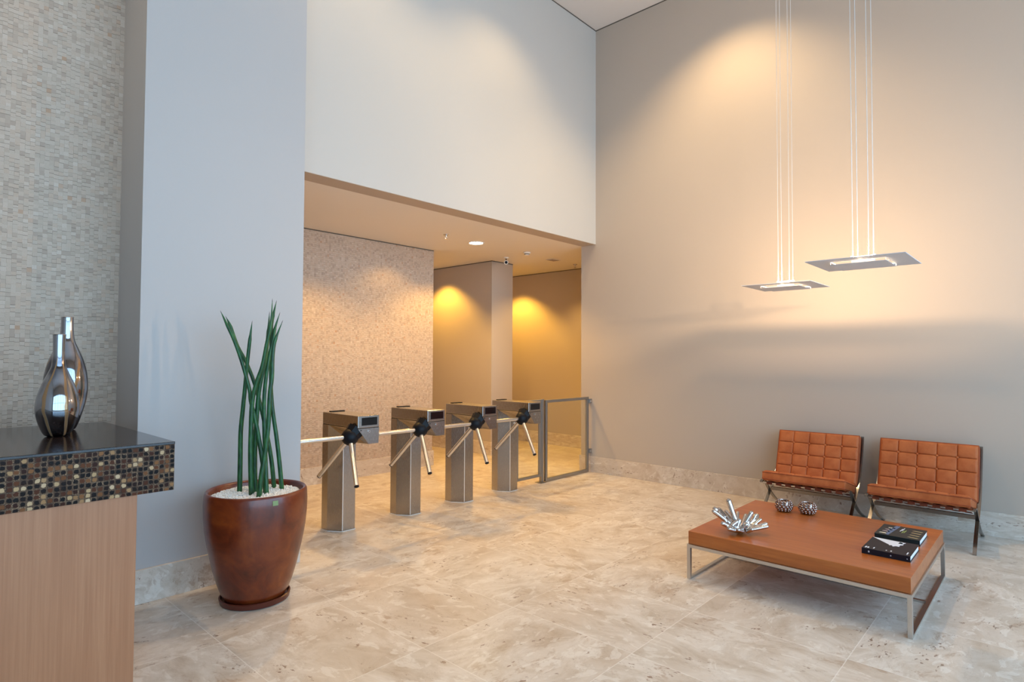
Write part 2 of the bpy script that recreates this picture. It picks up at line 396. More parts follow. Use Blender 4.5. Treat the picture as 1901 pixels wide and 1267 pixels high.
# travertine skirtings
bh, bt = .205, .018
struct('baseboard_right', [(XR-bt, XR, -3.3, 4.763, 0, bh), (XR, XR+.14, 4.745, 4.763, 0, bh)], 'base', bevel=.0015)
struct('baseboard_pillar', [(1.112, 2.19, 4.13-bt, 4.13, 0, bh), (1.112, 1.13, 4.13, 4.60, 0, bh)], 'base', bevel=.0015)
struct('baseboard_mosaic', [(1.13, 5.405+bt, 6.48-bt, 6.48, 0, bh)], 'base', bevel=.0015)
struct('baseboard_passage', [(6.56-bt, 6.56, 6.46-bt, 9.2, 0, bh), (6.56, 7.04, 6.46-bt, 6.46, 0, bh)], 'base', bevel=.0015)
struct('baseboard_end', [(8.11-bt, 8.11, 4.75, 9.2, 0, bh)], 'base', bevel=.0015)
# glazed front behind the camera
struct('wall_front', [(-4.2, XR, -2.8, -2.6, 4.45, ZC), (-4.2, -3.6, -2.8, -2.6, 0, 4.45), (6.2, XR, -2.8, -2.6, 0, 4.45), (-3.6, 6.2, -2.8, -2.6, 0, .15)], 'white_wall')
nW = 6; ww = 9.8/nW
for i in range(nW):
    x0 = -3.6+i*ww; x1 = x0+ww; bm = bmesh.new(); t = .035
    for q in ((x0, x0+t), (x1-t, x1)): box(bm, q[0], q[1], -2.74, -2.66, .15, 4.45)
    for z in (.15, 2.25, 4.45-2*t): box(bm, x0+t, x1-t, -2.74, -2.66, z, z+2*t)
    fo = new('window_%d' % (i+1), bm, 'alu'); fo['kind'] = 'structure'
    bm = bmesh.new()
    for z0, z1 in ((.22, 2.25), (2.32, 4.38)): box(bm, x0+t, x1-t, -2.705, -2.695, z0, z1)
    new('pane', bm, 'glass', fo)

# ------------------------------------------------------------------ reception counter
ct = empty('reception_counter', (0.0, 3.69, 0))
tag(ct, 'reception counter with wood veneer body and dark shell mosaic top, at the left edge', 'counter')
def rel(b, o): return (b[0]-o[0], b[1]-o[0], b[2]-o[1], b[3]-o[1], b[4], b[5])
cO = (0.0, 3.69)
bx('body', rel((-1.9, .849, 3.085, 4.15, 0, .874), cO), 'veneer', ct, bevel=.002)
bx('mosaic_band', rel((-1.9, .997, 3.074, 4.306, .874, 1.087), cO), 'shell', ct, bevel=.001)
def topmat():
    b = NB('polished_dark_top'); x, y, z = b.xyz(); n = b.noise(b.vec(x, y, z), 26, 6, .6, 1)
    c = b.ramp(n, [(.35, (.010, .007, .008)), (.6, (.028, .018, .016)), (.8, (.07, .045, .032))])
    return b.P(col=c, rough=.13, spec=.5)
M['dark_top'] = topmat()
bx('countertop', rel((-1.9, .9985, 3.0725, 4.3075, 1.087, 1.10), cO), 'dark_top', ct, bevel=.002)

# ------------------------------------------------------------------ vases
def vase(name, loc, prof, seg=72, tw=.0):
    bm = bmesh.new()
    pr_ = crv([(r, 0, z) for r, z in prof], 6)
    P2 = [(max(p.x, 0)*.755, p.z*.915) for p in pr_]
    lathe(bm, P2, seg)
    o = new(name, bm, 'vase', smooth=True); o.location = loc
    md = o.modifiers.new('solid', 'SOLIDIFY'); md.thickness = .002
    return o
V1 = [(.0001, 0), (.05, 0), (.075, .015), (.098, .06), (.118, .12), (.121, .17), (.112, .22), (.090, .28), (.062, .335), (.043, .375), (.037, .41), (.034, .46), (.035, .52), (.0365, .555)]
v1 = vase('glass_vase', (.658, 3.702, 1.1005), V1)
tag(v1, 'shorter mirrored swirl glass vase in front on the dark counter top', 'vase', 'mirrored glass vases on the counter')
V2 = [(.0001, 0), (.05, 0), (.072, .02), (.100, .09), (.124, .17), (.133, .25), (.126, .33), (.104, .41), (.072, .48), (.048, .53), (.040, .58), (.037, .64), (.037, .668)]
v2 = vase('glass_vase', (.739, 3.972, 1.1005), V2)
tag(v2, 'taller mirrored swirl glass vase standing behind the shorter one', 'vase', 'mirrored glass vases on the counter')
for v_ in (v1, v2):
    bm = bmesh.new(); 
    zt = (V1 if v_ is v1 else V2)[-1]; zt = (zt[0]*.755, zt[1]*.915); lathe(bm, [(zt[0]-.003, zt[1]-.002), (zt[0]-.003, zt[1]+.002), (zt[0]+.001, zt[1]+.002), (zt[0]+.001, zt[1]-.002), (zt[0]-.003, zt[1]-.002)], 40)
    new('rim', bm, 'chrome', v_, smooth=True)

# ------------------------------------------------------------------ planter
PX, PY = 1.675, 3.70
sa = bmesh.new()
lathe(sa, [(0, 0), (.19, 0), (.200, .006), (.206, .034), (.198, .038), (.190, .016), (.0, .014)], 64)
so = new('plant_saucer', sa, 'saucer', smooth=True, angle=.6); so.location = (PX, PY, 0)
tag(so, 'round dark red saucer under the big glazed plant pot', 'saucer')
pl = empty('potted_plant', (PX, PY, .0145))
tag(pl, 'tall glazed brown-red pot of cylindrical snake plant stalks beside the grey pillar', 'plant')
bm = bmesh.new()
prof = [(0, .0), (.160, .0), (.172, .008), (.197, .05), (.219, .11), (.242, .19), (.260, .27), (.277, .35), (.290, .43), (.298, .52), (.300, .59), (.297, .645), (.293, .660), (.287, .666), (.277, .664), (.270, .655), (.266, .60), (.262, .55), (0, .55)]
lathe(bm, prof, 96)
new('pot', bm, 'pot', pl, smooth=True, angle=.9)
rnd = random.Random(4); bm = bmesh.new()
lathe(bm, [(0, .634), (.24, .630), (.265, .625), (.265, .60), (0, .60)], 48)
for i in range(1700):
    a = rnd.random()*2*PI; r = math.sqrt(rnd.random())*.262; s = rnd.uniform(.0045, .0095)
    mt = Matrix.Translation((r*math.cos(a), r*math.sin(a), .634+rnd.uniform(-.003, .004)-(.006 if r > .24 else 0))) @ Matrix.Rotation(rnd.random()*6, 4, 'X') @ Matrix.Rotation(rnd.random()*6, 4, 'Y') @ Matrix.Diagonal((s, s*rnd.uniform(.6, 1), s*rnd.uniform(.5, .9), 1))
    bmesh.ops.create_icosphere(bm, subdivisions=1, radius=1, matrix=mt)
gr = new('gravel', bm, 'gravel', pl); gr['kind'] = 'stuff'
ST = {
 'A': [(1.616, 3.812, .645), (1.614, 3.807, .866), (1.612, 3.801, 1.035), (1.617, 3.788, 1.171), (1.623, 3.774, 1.321), (1.626, 3.763, 1.433), (1.635, 3.745, 1.613), (1.641, 3.732, 1.718)],
 'T1': [(1.715, 3.666, .645), (1.7, 3.67, .804), (1.669, 3.693, 1.04), (1.637, 3.718, 1.218), (1.626, 3.718, 1.296), (1.591, 3.745, 1.457), (1.552, 3.777, 1.601), (1.513, 3.808, 1.711), (1.488, 3.825, 1.778)],
 'T2': [(1.823, 3.775, .645), (1.8, 3.779, .847), (1.759, 3.801, 1.092), (1.712, 3.83, 1.313), (1.664, 3.861, 1.466), (1.619, 3.888, 1.57), (1.58, 3.908, 1.698), (1.555, 3.914, 1.752)],
 'T3': [(1.635, 3.686, .645), (1.629, 3.694, .877), (1.629, 3.694, 1.043), (1.632, 3.692, 1.21), (1.647, 3.677, 1.327), (1.673, 3.649, 1.444), (1.69, 3.632, 1.579), (1.707, 3.614, 1.713), (1.712, 3.61, 1.855)],
 'T4': [(1.835, 3.694, .645), (1.818, 3.698, .819), (1.798, 3.706, .993), (1.775, 3.716, 1.166), (1.762, 3.716, 1.319), (1.756, 3.709, 1.491), (1.751, 3.699, 1.691), (1.755, 3.681, 1.777), (1.761, 3.66, 1.85)],
 'T5': [(1.677, 3.726, .645), (1.671, 3.728, .834), (1.672, 3.722, 1.037), (1.68, 3.709, 1.267), (1.691, 3.692, 1.379), (1.704, 3.673, 1.491), (1.712, 3.659, 1.661), (1.714, 3.652, 1.776)],
 'T6': [(1.709, 3.639, .645), (1.707, 3.657, .838), (1.705, 3.674, 1.038), (1.706, 3.688, 1.172), (1.714, 3.695, 1.321), (1.733, 3.69, 1.491), (1.757, 3.679, 1.632), (1.768, 3.682, 1.691), (1.79, 3.672, 1.778)],
 'T7': [(1.641, 3.597, .645), (1.653, 3.589, .788), (1.667, 3.579, .918), (1.68, 3.57, 1.082), (1.686, 3.568, 1.273), (1.695, 3.563, 1.379), (1.698, 3.565, 1.492), (1.705, 3.563, 1.578), (1.718, 3.554, 1.635), (1.741, 3.534, 1.719)]}
for k, pts in ST.items():
    cc = crv([(x-PX, y-PY, z-.0145) for x, y, z in pts], 6); L = len(cc); bm = bmesh.new()
    rr = []
    for i in range(L):
        t = i/(L-1); r = (.0155 if k in ('T3', 'T5', 'T7', 'A') else .0142)*(1-.38*t); 
        if t > .86: r = .0086*(1-(t-.86)/.14*.9)
        rr.append(r)
    tube(bm, cc, rr, 12)
    s_ = new('stalk', bm, 'leaf', pl, smooth=True)
    bm = bmesh.new(); tube(bm, [cc[-1]-(cc[-1]-cc[-2])*.5, cc[-1]+(cc[-1]-cc[-2]).normalized()*.012], [.0022, .0003], 8); new('tip', bm, 'leaf_tip', s_)
bm = bmesh.new()
a0 = -1.65
for a in (a0,):
    c_, s_ = math.cos(a), math.sin(a)
    for (r0, z0, z1) in ((.2995, .612, .640),):
        vsn = [bm.verts.new(((r0+d)*c_-u*s_, (r0+d)*s_+u*c_, z)) for z, d in ((z0, .003), (z1, .001)) for u in (-.016, .016)]
        bm.faces.new((vsn[0], vsn[1], vsn[3], vsn[2]))
        bmesh.ops.solidify(bm, geom=bm.faces[:], thickness=-.002)
new('plant_tag', bm, 'tag', pl, label='small pale green paper tag')

# ------------------------------------------------------------------ turnstiles
def turnstile():
    t = empty('turnstile', (2.833, 4.55, 0))
    def R_(b): return (b[0]-2.833, b[1]-2.833, b[2]-4.55, b[3]-4.55, b[4], b[5])
    bm = bmesh.new()
    prism(bm, [(-.103, .213), (-.103, .12), (-.025, .003), (.100, .003), (.103, .213)], 0, .914)
    ped = new('pedestal', bm, 'steel', t, bevel=.0015)
    bx('edge_strip', (-.0275, -.0225, -.001, .004, .01, .80), 'wire', ped)
    bm = bmesh.new(); prism(bm, [(-.107, .217), (-.107, .118), (-.027, -.001), (.104, -.001), (.107, .217)], 0, .004); new('sealant', bm, 'white_plastic', t)
    # head
    hb = bx('head', R_((2.73, 2.936, 4.21, 4.763, .919, 1.02)), 'steel', t, bevel=.005)
    bx('display', R_((2.766, 2.914, 4.2065, 4.212, .94, 1.004)), 'screen', hb)
    bx('card_slot', R_((2.785, 2.915, 4.705, 4.752, 1.0195, 1.027)), 'black', hb)
    bx('seam', R_((2.732, 2.934, 4.212, 4.76, .914, .920)), 'black', t)
    # lower housing: wedge that narrows downwards; left facet tilted for the hub
    bm = bmesh.new()
    V = lambda x, y, z: bm.verts.new((x-2.833, y-4.55, z))
    a = [V(2.73, 4.21, .915), V(2.936, 4.21, .915), V(2.936, 4.66, .915), V(2.73, 4.66, .915)]
    b = [V(2.835, 4.21, .784), V(2.93, 4.21, .784), V(2.93, 4.42, .784), V(2.80, 4.42, .784)]
    bm.faces.new(a); bm.faces.new(b[::-1])
    for k in range(4): bm.faces.new((a[k], b[k], b[(k+1) % 4], a[(k+1) % 4]))
    bmesh.ops.recalc_face_normals(bm, faces=bm.faces)
    lo = new('lower_housing', bm, 'steel', t)
    bm = bmesh.new()
    tube(bm, [(.002, -.340, .889), (.002, -.346, .889)], .011, 20); new('key_lock', bm, 'tube', lo, smooth=True, angle=.6)
    bm = bmesh.new(); tube(bm, [(.002, -.3455, .889), (.002, -.3475, .889)], .003, 12); new('keyhole', bm, 'black', lo)
    # rotor hub
    ax = Vector((-1, 0, -1)).normalized()
    hc = Vector((2.705-2.833, 4.285-4.55, .848))
    bm = bmesh.new()
    q = ax.to_track_quat('Z', 'Y').to_matrix().to_4x4()
    bmesh.ops.create_icosphere(bm, subdivisions=3, radius=.071, matrix=Matrix.Translation(hc))
    base = bmesh.ops.create_cone(bm, cap_ends=True, segments=8, radius1=.078, radius2=.064, depth=.07, matrix=Matrix.Translation(hc-ax*.045) @ q)
    hub = new('hub', bm, 'black', t, smooth=True, angle=.5)
    par = Vector((-.5, 0, -.5)); per = Vector((-.5, 0, .5)); cr = ax.cross(per)
    for k in range(3):
        an = 2*PI*k/3; d = (par + per*math.cos(an) + cr*math.sin(an)).normalized()
        bm = bmesh.new(); tube(bm, [hc+d*.035, hc+d*.460], .0185, 20)
        ar = new('arm', bm, 'tube', t, smooth=True, angle=.6)
        bm = bmesh.new(); tube(bm, [hc+d*.457, hc+d*.4625, hc+d*.465], [.0188, .0188, .015], 20); new('end_cap', bm, 'black', ar, smooth=True, angle=.6)
    bx('sticker', (.028, .058, -.0005, .003, .755, .775), 'white_plastic', t, label='small white catch under the hub')
    return t
T = turnstile()
TX = [2.833, 3.56, 4.258, 4.955]
labs = ['steel tripod turnstile nearest the grey pillar and potted plant', 'steel tripod turnstile second from the potted plant', 'steel tripod turnstile second from the glass gate', 'steel tripod turnstile closest to the glass gate']
for i, x in enumerate(TX):
    o = T if i == 0 else dup(T)
    o.location = (x, 4.55, 0); tag(o, labs[i], 'turnstile', 'tripod turnstiles across the lobby opening')

# ------------------------------------------------------------------ glass fence panel and gate
fp = empty('glass_fence_panel', (5.30, 4.62, 0)); tag(fp, 'fixed steel framed glass panel just behind the last turnstile', 'glass panel')
f = .030
def frame(parent, x0, x1, y, z0, z1, oX, f=.030, d=.03, names=('top_rail', 'bottom_rail', 'post', 'post')):
    bx(names[0], (x0-oX, x1-oX, y-d/2, y+d/2, z1-f, z1), 'frame_steel', parent, bevel=.002)
    bx(names[1], (x0-oX, x1-oX, y-d/2, y+d/2, z0, z0+f), 'frame_steel', parent, bevel=.002)
    bx(names[2], (x0-oX, x0+f-oX, y-d/2, y+d/2, z0+f, z1-f), 'frame_steel', parent, bevel=.002)
    bx(names[3], (x1-f-oX, x1-oX, y-d/2, y+d/2, z0+f, z1-f), 'frame_steel', parent, bevel=.002)
    bx('glass_pane', (x0+f-oX, x1-f-oX, y-.004, y+.004, z0+f, z1-f), 'glass', parent)
frame(fp, 5.10, 5.545, 0, .075, 1.0, 5.30)
bx('post', (5.545-5.30, 5.585-5.30, -.02, .02, .006, 1.005), 'frame_steel', fp, bevel=.002)
bx('foot_plate', (5.50-5.30, 5.60-5.30, -.05, .05, 0, .006), 'frame_steel', fp, bevel=.001)
gt = empty('glass_gate', (6.07, 4.60, 0)); tag(gt, 'steel framed clear glass gate hinged to the right wall', 'gate')
frame(gt, 5.605, 6.50, 0, .008, .992, 6.07, f=.034)
for z in (.91, .25):
    h = bx('hinge', (6.50-6.07, 6.549-6.07, -.03, .022, z, z+.055), 'frame_steel', gt, bevel=.002)
    bx('hinge_pin', (6.512-6.07, 6.538-6.07, -.034, -.03, z+.012, z+.043), 'tube', h)

# ------------------------------------------------------------------ lobby ceiling fittings
dl = empty('recessed_downlight', (5.41, 5.62, HZ)); tag(dl, 'lit round recessed downlight in the low lobby ceiling', 'ceiling light')
bm = bmesh.new(); lathe(bm, [(.098, 0), (.112, 0), (.112, -.006), (.104, -.010), (.090, -.004), (.090, -.001), (.098, 0)], 40); new('trim_ring', bm, 'white_plastic', dl, smooth=True, angle=.6)
bm = bmesh.new(); lathe(bm, [(0, -.004), (.09, -.003), (.09, -.001), (0, -.001)], 40); new('diffuser', bm, 'lamp_glow', dl)
def sprinkler(loc, lab):
    e_ = empty('sprinkler', loc); tag(e_, lab, 'sprinkler', 'ceiling sprinklers in the lobby')
    bm = bmesh.new(); lathe(bm, [(0, 0), (.035, 0), (.033, -.006), (.012, -.010), (.010, -.03), (0, -.03)], 24); new('escutcheon', bm, 'tube', e_, smooth=True, angle=.6)
    bm = bmesh.new(); tube(bm, crv([(.01, 0, -.025), (.016, 0, -.04), (.006, 0, -.055)], 4), .0025, 8); tube(bm, crv([(-.01, 0, -.025), (-.016, 0, -.04), (-.006, 0, -.055)], 4), .0025, 8); new('frame_arm', bm, 'tube', e_)
    bm = bmesh.new(); lathe(bm, [(0, -.054), (.018, -.056), (.018, -.058), (0, -.057)], 16); new('deflector', bm, 'tube', e_)
sprinkler((4.80, 5.52, HZ), 'small sprinkler head left of the lit lobby downlight')
sprinkler((7.70, 5.70, HZ), 'small sprinkler head near the right end of the lobby ceiling')
sm = empty('smoke_detector', (6.38, 5.58, HZ)); tag(sm, 'white smoke detector on the lobby ceiling right of the downlight', 'smoke detector')
bm = bmesh.new(); lathe(bm, [(0, 0), (.052, 0), (.052, -.015), (.044, -.02), (.036, -.022), (.036, -.036), (.028, -.044), (0, -.046)], 36); new('body', bm, 'white_plastic', sm, smooth=True, angle=.5)
bm = bmesh.new(); lathe(bm, [(.0365, -.024), (.0375, -.024), (.0375, -.032), (.0365, -.032)], 36); new('vent_band', bm, 'black', sm)
scm = empty('security_camera', (6.50, 6.10, HZ)); tag(scm, 'small white dome-mount security camera hanging from the lobby ceiling', 'camera')
bm = bmesh.new(); lathe(bm, [(0, 0), (.042, 0), (.042, -.012), (.030, -.018), (0, -.018)], 28); new('mount', bm, 'white_plastic', scm, smooth=True, angle=.6)
bm = bmesh.new(); tube(bm, [(0, 0, -.016), (0, 0, -.045)], .007, 10); new('stem', bm, 'black', scm)
dv = (Vector((0, 0, 1.5))-Vector((6.5, 6.1, 2.95))).normalized()
cc0 = Vector((0, 0, -.075)); bm = bmesh.new(); tube(bm, [cc0-dv*.05, cc0-dv*.045, cc0+dv*.045, cc0+dv*.05], [.024, .033, .033, .030], 24); new('housing', bm, 'white_plastic', scm, smooth=True, angle=.6)
bm = bmesh.new(); tube(bm, [cc0+dv*.046, cc0+dv*.054], .021, 20); new('lens', bm, 'black', scm)
vt = empty('ceiling_vent', (7.13, 5.70, HZ)); tag(vt, 'small flat louvred vent on the lobby ceiling', 'vent')
bx('frame', (-.10, .10, -.07, .07, -.006, 0), 'white_plastic', vt, bevel=.002)
for k in range(5): bx('slat', (-.085, .085, -.052+k*.024, -.040+k*.024, -.010, -.006), 'beam', vt)

# ------------------------------------------------------------------ pendant lamps
def pendant():
    Z = 2.12; h = .27; e_ = empty('pendant_lamp', (5.24, 1.68, Z)); hh = .150
    bm = bmesh.new()
    def ring(z, r): return [bm.verts.new((sx*r, sy*r, z)) for sx, sy in ((-1, -1), (1, -1), (1, 1), (-1, 1))]
    a, b, c, d = ring(0, h), ring(0, hh), ring(-.004, h), ring(-.004, hh)
    for k in range(4):
        k2 = (k+1) % 4
        bm.faces.new((a[k], a[k2], b[k2], b[k])); bm.faces.new((c[k2], c[k], d[k], d[k2]))
        bm.faces.new((c[k], c[k2], a[k2], a[k])); bm.faces.new((b[k], b[k2], d[k2], d[k]))
    bmesh.ops.recalc_face_normals(bm, faces=bm.faces)
    new('outer_plate', bm, 'plate', e_)
    bx('inner_plate', (-.154, .154, -.154, .154, -.022, -.0185), 'plate', e_)
    for sx in (-1, 1):
        for sy in (-1, 1):
            bm = bmesh.new(); tube(bm, [(sx*.152, sy*.152, -.019), (sx*.152, sy*.152, -.0035)], .0018, 6); new('spacer', bm, 'wire', e_)
    cr_ = bx('crossbar', (-.008, .008, -.153, .153, -.003, .003), 'plate', e_)
    lh = bx('lamp_holder', (-.014, .014, -.066, .066, .003, .018), 'white_plastic', e_, bevel=.003)
    for sy in (-1, 1): bx('socket', (-.011, .011, sy*.062-.009, sy*.062+.009, .018, .046), 'white_plastic', lh, bevel=.003)
    bm = bmesh.new(); tube(bm, [(0, -.052, .036), (0, .052, .036)], .006, 12); new('bulb', bm, 'halogen', e_)
    for y in (-.059, -.031, .031, .059):
        bm = bmesh.new(); tube(bm, [(0, y, .02), (0, y, ZC-Z)], .0017, 6); new('wire', bm, 'wire', e_)
    return e_
pA = pendant(); tag(pA, 'square plate pendant lamp hanging lower in the photo, on the left', 'pendant lamp', 'square plate pendant lamps')
pB = dup(pA); pB.location = (4.28, .90, 2.12); tag(pB, 'square plate pendant lamp appearing larger, on the right', 'pendant lamp', 'square plate pendant lamps')
for p in ((5.24, 1.68), (4.28, .90)):
    lamp('pendant_bulb', 'POINT', (p[0], p[1], 2.19), 100, (1, .68, .38), shadow_soft_size=.02)
    lamp('pendant_glow', 'POINT', (p[0]+.08, p[1], 2.108), .35, (1, .75, .5), shadow_soft_size=.012)
    lamp('pendant_glow', 'POINT', (p[0]-.08, p[1], 2.108), .35, (1, .75, .5), shadow_soft_size=.012)

# ------------------------------------------------------------------ coffee table
TZ = .32; tO = (4.46, 1.24)
tb = empty('coffee_table', (tO[0], tO[1], 0)); tag(tb, 'low square orange-brown wooden coffee table on a satin steel sled frame', 'coffee table')
tx0, tx1, ty0, ty1 = 3.85-tO[0], 5.08-tO[0], .603-tO[1], 1.885-tO[1]
bx('tabletop', (tx0, tx1, ty0, ty1, .235, TZ), 'table_wood', tb, bevel=.0015)
q = .024; fx0, fx1, fy0, fy1 = tx0-.016, tx1+.016, ty0-.008, ty1+.004
for sy0 in (fy0, fy1-q):
    for sx0 in (fx0, fx1-q):
        bx('leg', (sx0, sx0+q, sy0, sy0+q, 0, .235), 'table_steel', tb, bevel=.001)
    bx('floor_rail', (fx0+q, fx1-q, sy0, sy0+q, 0, .014), 'table_steel', tb, bevel=.001)
    bx('apron_rail', (fx0+q, fx1-q, sy0, sy0+q, .213, .2345), 'table_steel', tb, bevel=.001)
for sx0 in (fx0, fx1-q):
    bx('apron_rail', (sx0, sx0+q, fy0+q, fy1-q, .213, .2345), 'table_steel', tb, bevel=.001)
bx('stretcher', (-.012, .012, fy0+q, fy1-q, 0, .014), 'table_steel', tb, bevel=.001)

# chrome coral bowl
rnd = random.Random(11); bm = bmesh.new()
def rod(p0, p1, r0, r1):
    p0, p1 = Vector(p0), Vector(p1); n = 8; pts = [p0.lerp(p1, i/n) for i in range(n+1)]
    d = (p1-p0).normalized()
    r0, r1 = r0*1.08, r1*1.16
    tube(bm, [p0-d*r0*.8, p0-d*r0*.5]+pts+[p1+d*r1*.55, p1+d*r1*.9], [r0*.4, r0*.8]+[r0+(r1-r0)*i/n for i in range(n+1)]+[r1*.78, r1*.25], 14)
# local frame: s = screen-right-ish horizontal, d = away
S_ = Vector((.677, -.736, 0)); D_ = Vector((.736, .677, 0)); Z_ = Vector((0, 0, 1))
def L(s, d, z): return S_*s+D_*d+Z_*z
rods = [((-.02, 0, .03), (-.185, -.02, .155), .013, .013), ((-.03, .03, .035), (-.15, .06, .15), .012, .015), ((-.02, .05, .05), (-.105, .11, .135), .012, .014),
        ((-.01, .02, .05), (-.055, .06, .205), .012, .017), ((.0, .05, .05), (.03, .12, .11), .010, .011), ((.02, .01, .04), (.085, .02, .135), .011, .014),
        ((.04, 0, .035), (.115, .05, .09), .011, .012), ((.05, -.01, .03), (.155, .04, .085), .011, .011), ((.05, -.02, .03), (.175, .0, .066), .011, .013), ((.04, -.03, .03), (.165, -.04, .060), .011, .012),
        ((-.03, -.03, .03), (-.14, -.06, .085), .013, .013), ((-.02, -.04, .025), (-.10, -.07, .052), .013, .013), ((.0, -.05, .03), (-.04, -.07, .045), .013, .012), ((.03, -.05, .03), (.05, -.075, .05), .013, .013),
        ((.01, .06, .04), (-.04, .15, .11), .012, .012), ((.03, .05, .04), (.09, .13, .09), .012, .012), ((.09, .03, .06), (.125, .045, .115), .009, .010), ((.12, .02, .05), (.15, .075, .105), .009, .010),
        ((-.10, -.02, .085), (-.13, .03, .135), .010, .011), ((-.07, -.03, .06), (-.03, -.02, .085), .012, .013), ((.0, -.02, .03), (.03, -.03, .07), .014, .015), ((-.02, 0, .04), (.0, .02, .085), .014, .015),
        ((.05, 0, .04), (.06, .02, .08), .013, .013), ((-.05, .0, .05), (-.07, .04, .10), .012, .013)]
for a, b_, r0, r1 in rods: rod(L(*a), L(*b_), r0, r1)
for i in range(26):
    a = rnd.random()*2*PI; r = math.sqrt(rnd.random())*.075
    bmesh.ops.create_uvsphere(bm, u_segments=14, v_segments=10, radius=rnd.uniform(.014, .019), matrix=Matrix.Translation(L(r*math.cos(a), r*math.sin(a)*.9, .0195+r*r*4.2)))
cb = new('coral_bowl', bm, 'chrome', smooth=True); cb.location = (4.03, 1.60, TZ)
md = cb.modifiers.new('remesh', 'REMESH'); md.mode = 'VOXEL'; md.voxel_size = .0035; md.use_smooth_shade = True
md = cb.modifiers.new('sm', 'SMOOTH'); md.factor = .5; md.iterations = 2
tag(cb, 'polished chrome coral-shaped bowl near the front left corner of the coffee table', 'bowl')

# hobnail cups
def cup(loc, lab):
    bm = bmesh.new()
    prof = [(0, .0), (.030, .0), (.042, .010), (.053, .03), (.057, .048), (.053, .068), (.046, .082), (.042, .086), (.039, .084), (.044, .068), (.049, .048), (.045, .03), (.034, .014), (0, .010)]
    lathe(bm, prof, 40)
    for j, (z, r, n, s) in enumerate(((.013, .0445, 12, .009), (.027, .0535, 13, .0105), (.043, .057, 13, .011), (.059, .0560, 13, .0105), (.074, .0510, 12, .009), (.084, .045, 12, .006))):
        for k in range(n):
            a = 2*PI*(k+.5*(j % 2))/n
            bmesh.ops.create_icosphere(bm, subdivisions=2, radius=s, matrix=Matrix.Translation((r*math.cos(a), r*math.sin(a), z)))
    o = new('candle_cup', bm, 'cup', smooth=True); o.location = loc; tag(o, lab, 'cup', 'hobnail cups on the coffee table'); return o
cup((4.86, 1.585, TZ), 'left smoky hobnail glass cup at the back of the coffee table')
cup((4.90, 1.425, TZ), 'right smoky hobnail glass cup at the back of the coffee table')

# books (local: x = away from camera, y = left, spine towards -x)
def book(loc, cover, lab, art, rz=0, W=.30, Ln=.25, th=.034):
    e_ = empty('book', loc, rz); tag(e_, lab, 'book', 'books on the coffee table')
    bx('pages', (-W/2+.004, W/2-.004, -Ln/2+.004, Ln/2-.004, .003, th-.003), 'paper', e_)
    bm = bmesh.new()
    box(bm, -W/2, W/2, -Ln/2, Ln/2, 0, .003); box(bm, -W/2, W/2, -Ln/2, Ln/2, th-.003, th); box(bm, -W/2, -W/2+.004, -Ln/2, Ln/2, .003, th-.003)
    new('cover', bm, cover, e_)
    for nm, mat, polys in art:
        for p in polys:
            bm = bmesh.new(); prism(bm, p, th+.0001, th+.0006); new(nm, bm, mat, e_)
    return e_
def uv(u, v, W=.30, Ln=.25):   # u: 0 left..1 right in photo, v: 0 spine(front)..1 back
    return (-W/2+W*v, Ln/2-Ln*u)
tri = [uv(*p) for p in ((.01, .99), (.74, .93), (.70, .83), (.72, .74), (.66, .68), (.67, .55), (.60, .57), (.545, .50), (.51, .58), (.46, .55), (.44, .60))]
blk = book((4.295, .775, TZ), 'book_black', 'black book with white wedge artwork, nearer the front edge of the table',
     [('white_artwork', 'print_white', [tri]), ('grey_artwork', 'print_grey', [[uv(*p) for p in ((.60, .80), (.70, .80), (.67, .90), (.61, .92))]]),
      ('cover_mark', 'print_white', [[uv(u, v), uv(u+d, v), uv(u+d, v+h), uv(u, v+h)] for u, v, d, h in ((.05, .06, .035, .10), (.10, .06, .035, .09), (.22, .08, .025, .10), (.48, .10, .025, .05), (.575, .10, .03, .06), (.90, .10, .025, .16))])])
for y, d, z0, z1 in ((.083, .008, .012, .022), (-.03, .006, .014, .020), (-.112, .005, .014, .019)): bx('spine_mark', (-.1507, -.15, y, y+d, z0, z1), 'print_grey', blk)
figs = [[uv(u, v), uv(u+.17, v-.02), uv(u+.18, v+.04), uv(u+.12, v+.07), uv(u+.02, v+.05)] for u, v in ((.07, .14), (.10, .32), (.12, .50), (.16, .68))]
grn = book((4.69, .785, TZ), 'book_green', 'dark green book with pale figures and blue band, farther back on the table',
     [('blue_band', 'print_blue', [[uv(*p) for p in ((.24, .06), (.30, .04), (.40, .96), (.30, .97), (.22, .5))]]),
      ('pale_figure', 'print_cream', [figs[0], figs[3]]), ('rose_figure', 'print_rose', figs[1:3]),
      ('title_line', 'print_white', [[uv(u, v), uv(u+.02, v), uv(u+.035, v+.26), uv(u+.02, v+.26)] for u, v in ((.46, .52), (.49, .60))]),
      ('lime_line', 'print_lime', [[uv(u, v), uv(u+.02, v), uv(u+.035, v+.24), uv(u+.02, v+.24)] for u, v in ((.52, .40), (.56, .44))]),
      ('gold_streak', 'print_gold', [[uv(.70, v), uv(.92, v-.04), uv(.94, v+.03), uv(.74, v+.05)] for v in (.14, .34, .54, .74)])], th=.036)

